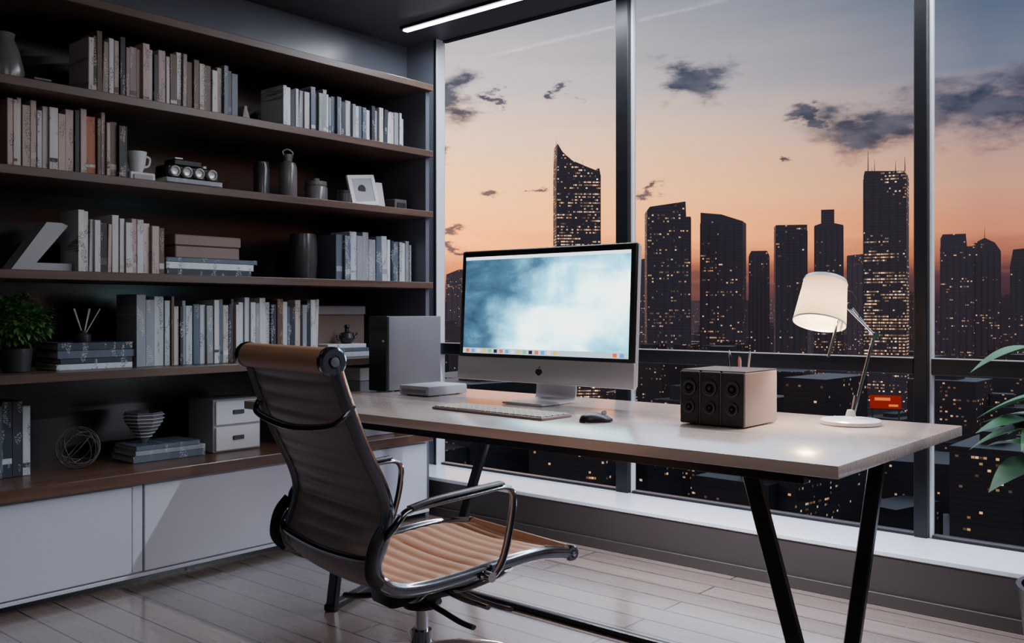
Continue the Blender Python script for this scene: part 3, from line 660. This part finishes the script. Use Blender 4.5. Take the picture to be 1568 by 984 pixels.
# ------------------------------------------------------------------ city
def nosample(m):
    try: m.cycles.emission_sampling = 'NONE'
    except Exception: pass
    return m
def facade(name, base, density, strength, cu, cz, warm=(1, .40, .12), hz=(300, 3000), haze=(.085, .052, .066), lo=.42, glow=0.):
    m, nt, out = _new(name); b = N(nt, 'ShaderNodeBsdfPrincipled'); o = OBJ(nt)
    s = N(nt, 'ShaderNodeSeparateXYZ'); nt.links.new(o, s.inputs[0])
    u = MA(nt, 'DIVIDE', MA(nt, 'ADD', s.outputs[0], s.outputs[1]), cu); v = MA(nt, 'DIVIDE', s.outputs[2], cz)
    fu, fv = MA(nt, 'FLOOR', u), MA(nt, 'FLOOR', v)
    cb = N(nt, 'ShaderNodeCombineXYZ'); nt.links.new(fu, cb.inputs[0]); nt.links.new(fv, cb.inputs[1])
    oi = N(nt, 'ShaderNodeObjectInfo'); nt.links.new(MA(nt, 'MULTIPLY', oi.outputs['Random'], 37), cb.inputs[2])
    wn = N(nt, 'ShaderNodeTexWhiteNoise'); wn.noise_dimensions = '3D'; nt.links.new(cb.outputs[0], wn.inputs[0])
    lf = NOISE(nt, VM(nt, 'MULTIPLY', cb.outputs[0], (.05, .45, 1)), 1, 3)
    l2 = NOISE(nt, VM(nt, 'MULTIPLY', cb.outputs[0], (.02, .03, 1)), 1, 2)
    th = MA(nt, 'MULTIPLY', MA(nt, 'MULTIPLY', SM(nt, lf, lo, lo + .26), SM(nt, l2, .35, .6)), density * 2.6)
    on = MA(nt, 'LESS_THAN', wn.outputs['Value'], th)
    mu = MA(nt, 'LESS_THAN', MA(nt, 'ABSOLUTE', MA(nt, 'SUBTRACT', MA(nt, 'FRACT', u), .5)), .42)
    mv = MA(nt, 'LESS_THAN', MA(nt, 'ABSOLUTE', MA(nt, 'SUBTRACT', MA(nt, 'FRACT', v), .5)), .20)
    ge = N(nt, 'ShaderNodeNewGeometry'); sn = N(nt, 'ShaderNodeSeparateXYZ'); nt.links.new(ge.outputs['Normal'], sn.inputs[0])
    wall = MA(nt, 'LESS_THAN', sn.outputs[2], .5)
    k = MA(nt, 'MULTIPLY', MA(nt, 'MULTIPLY', on, wall), MA(nt, 'MULTIPLY', mu, mv))
    ws = N(nt, 'ShaderNodeSeparateColor'); nt.links.new(wn.outputs['Color'], ws.inputs[0])
    k = MA(nt, 'MULTIPLY', k, MA(nt, 'MULTIPLY_ADD', MA(nt, 'POWER', ws.outputs[1], 3), strength, strength * .06))
    lit = MIX(nt, ws.outputs[2], warm, (1, .68, .38))
    lv = VM(nt, 'SCALE', lit); nt.links.new(k, lv.node.inputs['Scale'])
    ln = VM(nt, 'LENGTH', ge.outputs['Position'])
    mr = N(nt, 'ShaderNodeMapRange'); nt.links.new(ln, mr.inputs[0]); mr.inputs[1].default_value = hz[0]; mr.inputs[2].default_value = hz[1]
    hv = N(nt, 'ShaderNodeVectorMath'); hv.operation = 'SCALE'; hv.inputs[0].default_value = haze; nt.links.new(mr.outputs[0], hv.inputs['Scale'])  # aerial haze painted as emission that grows with distance
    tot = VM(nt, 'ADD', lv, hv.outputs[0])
    if glow:  # street light on the lower walls, painted in as emission
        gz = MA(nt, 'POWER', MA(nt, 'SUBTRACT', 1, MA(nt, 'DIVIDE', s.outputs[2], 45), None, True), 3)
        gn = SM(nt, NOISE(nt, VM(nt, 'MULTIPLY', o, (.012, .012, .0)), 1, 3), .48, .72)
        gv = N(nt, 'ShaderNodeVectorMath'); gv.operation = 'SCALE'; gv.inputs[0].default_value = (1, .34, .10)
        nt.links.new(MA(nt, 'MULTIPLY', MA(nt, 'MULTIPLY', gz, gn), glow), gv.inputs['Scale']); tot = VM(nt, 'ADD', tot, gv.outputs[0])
    nt.links.new(tot, b.inputs['Emission Color']); b.inputs['Emission Strength'].default_value = 1
    col = MIX(nt, MA(nt, 'MULTIPLY', mu, mv), base, tuple(c * .35 for c in base)); nt.links.new(col, b.inputs['Base Color']); b.inputs['Roughness'].default_value = .6; b.inputs['Specular IOR Level'].default_value = .2
    nt.links.new(b.outputs[0], out.inputs[0]); return nosample(m)
GZ = -130.
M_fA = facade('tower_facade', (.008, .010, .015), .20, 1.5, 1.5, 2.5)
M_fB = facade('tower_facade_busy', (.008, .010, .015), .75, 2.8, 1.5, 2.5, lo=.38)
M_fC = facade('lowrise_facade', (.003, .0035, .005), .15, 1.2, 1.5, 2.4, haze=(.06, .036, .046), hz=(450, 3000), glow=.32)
M_mast = pbr('mast_metal', (.006, .007, .010), .6)
def tower(name, az, dist, prof_, depth, mat, yaw=0, masts=()):
    """prof_: outline (u across, z above eye level) in metres"""
    a = math.radians(az); pos = Vector((math.sin(a) * dist, math.cos(a) * dist, GZ))
    q = B(name); P = [(prof_[0][0], 0)] + [(u, z - GZ) for u, z in prof_] + [(prof_[-1][0], 0)]
    q.prism(P, -depth / 2, depth / 2, mat, 'XZ')
    us = [p[0] for p in prof_]; zt = min(p[1] for p in prof_)
    n = 5; w = (max(us) - min(us))
    for i in range(n + 1):
        x = min(us) + w * i / n; q.box(x - .3, x + .3, -depth / 2 - .5, -depth / 2 + .1, 0, zt - GZ - 1, M_mast)
    for (u, z0, z1, r_) in masts: q.cyl((u, 0, z0 - GZ), (u, 0, z1 - GZ), r_, M_mast, r_ * .3, 6)
    return q.done(pos, (0, 0, -a + math.radians(yaw)))
def azx(t): return math.degrees(math.atan(t)) - 40.66
S = 'skyscraper'
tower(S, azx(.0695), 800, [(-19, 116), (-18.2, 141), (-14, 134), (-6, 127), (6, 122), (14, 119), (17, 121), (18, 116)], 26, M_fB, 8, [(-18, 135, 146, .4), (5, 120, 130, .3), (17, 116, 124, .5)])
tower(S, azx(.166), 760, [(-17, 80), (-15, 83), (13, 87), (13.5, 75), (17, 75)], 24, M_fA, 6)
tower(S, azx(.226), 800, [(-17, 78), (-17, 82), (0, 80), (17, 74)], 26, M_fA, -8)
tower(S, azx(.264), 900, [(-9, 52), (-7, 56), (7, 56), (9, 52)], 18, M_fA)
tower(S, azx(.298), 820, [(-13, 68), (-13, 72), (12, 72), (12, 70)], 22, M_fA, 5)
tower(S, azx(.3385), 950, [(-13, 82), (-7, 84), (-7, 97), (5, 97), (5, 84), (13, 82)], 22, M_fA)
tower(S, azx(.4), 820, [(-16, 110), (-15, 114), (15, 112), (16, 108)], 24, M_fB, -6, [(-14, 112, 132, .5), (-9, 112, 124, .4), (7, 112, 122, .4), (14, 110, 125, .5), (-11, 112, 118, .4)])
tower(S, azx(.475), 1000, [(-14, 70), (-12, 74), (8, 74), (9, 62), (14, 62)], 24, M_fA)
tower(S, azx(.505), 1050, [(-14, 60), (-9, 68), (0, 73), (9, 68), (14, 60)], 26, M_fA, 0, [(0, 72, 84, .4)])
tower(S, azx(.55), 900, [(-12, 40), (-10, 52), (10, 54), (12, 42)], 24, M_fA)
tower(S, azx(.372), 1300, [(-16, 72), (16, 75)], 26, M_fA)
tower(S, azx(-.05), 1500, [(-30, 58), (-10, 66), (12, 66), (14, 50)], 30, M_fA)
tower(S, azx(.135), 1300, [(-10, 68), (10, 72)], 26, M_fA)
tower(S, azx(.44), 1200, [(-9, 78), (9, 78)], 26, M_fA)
district = empty('city_district', (0, 0, GZ))
RC = random.Random(11)
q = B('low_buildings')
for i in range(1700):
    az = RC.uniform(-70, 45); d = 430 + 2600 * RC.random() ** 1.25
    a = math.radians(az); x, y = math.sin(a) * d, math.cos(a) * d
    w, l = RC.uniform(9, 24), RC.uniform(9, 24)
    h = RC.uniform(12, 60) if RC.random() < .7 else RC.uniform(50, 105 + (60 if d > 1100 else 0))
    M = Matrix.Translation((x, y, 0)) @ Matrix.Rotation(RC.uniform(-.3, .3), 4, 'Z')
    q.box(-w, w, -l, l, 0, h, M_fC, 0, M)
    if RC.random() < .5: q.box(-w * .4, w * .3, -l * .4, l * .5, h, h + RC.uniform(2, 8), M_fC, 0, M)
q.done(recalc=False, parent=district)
q = B('street_lamps')
ml = [nosample(emis('street_warm', (1, .26, .045), 4)), nosample(emis('street_white', (1, .5, .2), 4)), nosample(emis('street_red', (1, .04, .015), 4))]
for i in range(1600):
    az = RC.uniform(-55, 20); d = 430 + 1800 * RC.random() ** 1.4
    if RC.random() < .5: az = -28 + RC.gauss(0, 2.5) if RC.random() < .4 else -23 + RC.gauss(0, 1.8); d = 440 + RC.random() ** 1.5 * 250
    a = math.radians(az); x, y = math.sin(a) * d, math.cos(a) * d; mt = RC.choices(ml, (6, 3, 1))[0]
    s_ = RC.uniform(.4, .9) * d / 700; z = RC.uniform(6, 14)
    q.box(x - s_ * RC.uniform(1, 3.5), x + s_, y - s_, y + s_, z, z + s_ * .8, mt); q.box(x - .15, x + .15, y - .15, y + .15, 0, z, M_mast)
q.done(parent=district)
q = B('billboard'); a = math.radians(-18.9); dd = 690
q.box(-10, 10, -1, 1, 0, 9, nosample(emis('billboard_red', (1, .03, .005), .30))); q.box(-12, 12, -.8, 1.2, -1.5, 0, M_mast); q.box(-7, 3, -1.4, -1, 5.5, 7.5, nosample(emis('billboard_amber', (1, .25, .05), 1.0))); q.box(2, 8, -1.4, -1, 1.5, 3, nosample(emis('billboard_amber', (1, .3, .06), 2.2)))
q.box(-9, -8, -.5, .5, -64, 0, M_mast); q.box(8, 9, -.5, .5, -64, 0, M_mast)
q.done((math.sin(a) * dd, math.cos(a) * dd, 64), (0, 0, -a), district)
m, nt, out = _new('city_ground_mat'); b = N(nt, 'ShaderNodeBsdfPrincipled'); o = OBJ(nt)
vo = N(nt, 'ShaderNodeTexVoronoi'); vo.feature = 'DISTANCE_TO_EDGE'; vo.inputs['Scale'].default_value = .012; nt.links.new(o, vo.inputs[0])
road = MA(nt, 'LESS_THAN', vo.outputs['Distance'], .06)
pt = MA(nt, 'GREATER_THAN', NOISE(nt, o, .12, 3), .56)
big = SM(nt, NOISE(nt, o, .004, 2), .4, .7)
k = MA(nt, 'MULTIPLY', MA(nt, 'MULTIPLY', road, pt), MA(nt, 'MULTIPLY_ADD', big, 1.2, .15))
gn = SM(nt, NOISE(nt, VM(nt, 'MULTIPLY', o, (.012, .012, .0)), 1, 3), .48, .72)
k = MA(nt, 'ADD', k, MA(nt, 'MULTIPLY', gn, .14))  # street-light glow painted into the ground's emission
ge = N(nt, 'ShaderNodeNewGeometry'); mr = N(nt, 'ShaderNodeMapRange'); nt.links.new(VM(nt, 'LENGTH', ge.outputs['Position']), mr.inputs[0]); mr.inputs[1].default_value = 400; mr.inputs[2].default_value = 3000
col = MIX(nt, mr.outputs[0], (.004, .004, .007), (.075, .044, .056))  # distance haze painted into the emission colour
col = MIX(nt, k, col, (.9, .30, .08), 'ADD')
b.inputs['Base Color'].default_value = (.004, .004, .006, 1); b.inputs['Specular IOR Level'].default_value = .1; nt.links.new(col, b.inputs['Emission Color']); b.inputs['Emission Strength'].default_value = 1
nt.links.new(b.outputs[0], out.inputs[0]); nosample(m)
q = B('ground'); q.box(-4500, 4500, 200, 6000, -1, 0, m); q.done(parent=district)

# ------------------------------------------------------------------ sky
w = bpy.data.worlds.new('dusk_sky'); scene.world = w; w.use_nodes = True; nt = w.node_tree
for n in list(nt.nodes): nt.nodes.remove(n)
out = nt.nodes.new('ShaderNodeOutputWorld'); bg = nt.nodes.new('ShaderNodeBackground'); tc = nt.nodes.new('ShaderNodeTexCoord')
dv = VM(nt, 'NORMALIZE', tc.outputs['Generated']); s = N(nt, 'ShaderNodeSeparateXYZ'); nt.links.new(dv, s.inputs[0])
zz = s.outputs[2]
az = MA(nt, 'MULTIPLY', MA(nt, 'ARCTAN2', s.outputs[0], s.outputs[1]), 57.2958)
el = MA(nt, 'MULTIPLY', MA(nt, 'ARCSINE', zz), 57.2958)
streak = NOISE(nt, VM(nt, 'MULTIPLY', dv, (3, 3, 26)), 1.4, 6, .6)
elw = MA(nt, 'MULTIPLY_ADD', MA(nt, 'SUBTRACT', streak, .5), 3.4, el)
e30 = MA(nt, 'DIVIDE', elw, 30, None, True)
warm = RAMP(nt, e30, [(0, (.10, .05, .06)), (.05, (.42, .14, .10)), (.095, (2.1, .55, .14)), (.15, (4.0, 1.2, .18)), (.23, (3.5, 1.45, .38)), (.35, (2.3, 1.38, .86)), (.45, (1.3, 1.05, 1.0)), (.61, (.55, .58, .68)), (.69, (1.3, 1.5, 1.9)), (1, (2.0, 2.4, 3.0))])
cool = RAMP(nt, e30, [(0, (.025, .017, .033)), (.07, (.12, .05, .06)), (.15, (.95, .29, .14)), (.23, (.95, .42, .25)), (.35, (.48, .34, .35)), (.45, (.19, .215, .30)), (.61, (.075, .115, .185)), (.69, (.9, 1.1, 1.45)), (1, (1.9, 2.3, 2.9))])  # last stops of both ramps lie above the view, raised to light the floor
fa = MA(nt, 'DIVIDE', MA(nt, 'ADD', az, 45), 31, None, True)
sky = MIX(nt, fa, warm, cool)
wv = N(nt, 'ShaderNodeCombineXYZ')
na = NOISE(nt, VM(nt, 'MULTIPLY', dv, (14, 14, 36)), 1, 5, .6); nb = NOISE(nt, VM(nt, 'MULTIPLY', VM(nt, 'ADD', dv, (5, 3, 1)), (18, 18, 44)), 1, 5, .6)
nt.links.new(MA(nt, 'MULTIPLY_ADD', MA(nt, 'SUBTRACT', na, .5), 9, az), wv.inputs[0]); nt.links.new(MA(nt, 'MULTIPLY_ADD', MA(nt, 'SUBTRACT', nb, .5), 4.2, el), wv.inputs[1])
clouds = [(-29.8, 13.7, 2.1, 1.0), (-19.8, 10.4, 3.3, 1.35), (-14.1, 10.9, 4.1, 1.6), (-9.5, 11.5, 4, 1.6), (-44.3, 12.8, 1.4, 1.3), (-44.9, 9.7, .7, .9), (-41.2, 7.0, 1.1, .35), (-37.4, 13.1, .6, .3), (-22.6, 11.3, 1.2, .5),
          (-25.1, 8.6, .5, .25), (-38.8, 7.2, .6, .2), (-32.5, 7.3, .5, .3), (-44.4, 5.0, .9, .3), (-44.3, 3.6, 1, .3), (-42.0, 12.4, .5, .4), (-55, 11, 5, 2), (2, 12, 6, 2), (15, 9, 6, 2)]
cur = None
for (a, e_, wa, we) in clouds:
    l_ = VM(nt, 'LENGTH', VM(nt, 'DIVIDE', VM(nt, 'SUBTRACT', wv.outputs[0], (a, e_, 0)), (wa, we, 1)))
    cur = l_ if cur is None else MA(nt, 'MINIMUM', cur, l_)
cm = MA(nt, 'SUBTRACT', 1, SM(nt, cur, .45, 1.35))
fine = NOISE(nt, VM(nt, 'MULTIPLY', dv, (22, 22, 50)), 1, 4, .55)
cc = MIX(nt, SM(nt, fine, .35, .65), (.025, .042, .082), (.11, .115, .16))
sky = MIX(nt, MA(nt, 'MULTIPLY', cm, .94), sky, cc)
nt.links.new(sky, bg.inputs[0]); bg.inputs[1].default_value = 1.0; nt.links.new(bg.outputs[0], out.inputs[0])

# ------------------------------------------------------------------ lights
def area(name, loc, tgt, sx, sy, e, col):
    L = bpy.data.lights.new(name, 'AREA'); L.shape = 'RECTANGLE'; L.size = sx; L.size_y = sy; L.energy = e; L.color = col
    o = bpy.data.objects.new(name, L); scene.collection.objects.link(o); o.location = loc
    o.rotation_euler = (Vector(tgt) - Vector(loc)).to_track_quat('-Z', 'Y').to_euler(); return o
L = area('led_strip_light', (-1.3, 3.72, ZC - .03), (-1.3, 3.60, 0), 5.2, .04, 100, (.86, .91, 1)); L.rotation_euler = (math.radians(-3), 0, 0)
L = area('floor_fill_light', (-1.85, DY1 - .20, .695), (-1.85, 3.0, 0), 1.46, .03, 24, (.84, .90, 1)); L.rotation_euler = (math.radians(-14), 0, 0)  # added light to brighten the floor under the desk, no real fixture
area('added_fill_light', (-.7, 1.5, ZC - .06), (-3.8, 2.5, .7), 1.0, 1.0, 13, (1, .93, .88))  # unseen fill added to light the shelves, not a real ceiling panel
area('added_fill_light', (-2.0, .3, ZC - .05), (-2.1, 1.6, .6), 1.2, 1.2, 3.5, (1, .93, .88))  # second, weaker unseen fill added for the room

# ------------------------------------------------------------------ camera
cam = bpy.data.cameras.new('camera'); cam.sensor_width = 36; cam.lens = 1433 / 1568 * 36; cam.shift_y = -17 / 1568
cam.clip_start = .05; cam.clip_end = 12000
co = bpy.data.objects.new('camera', cam); scene.collection.objects.link(co); co.location = (0, 0, 1.15); co.rotation_euler = (math.radians(90), 0, math.radians(40.66))
scene.camera = co
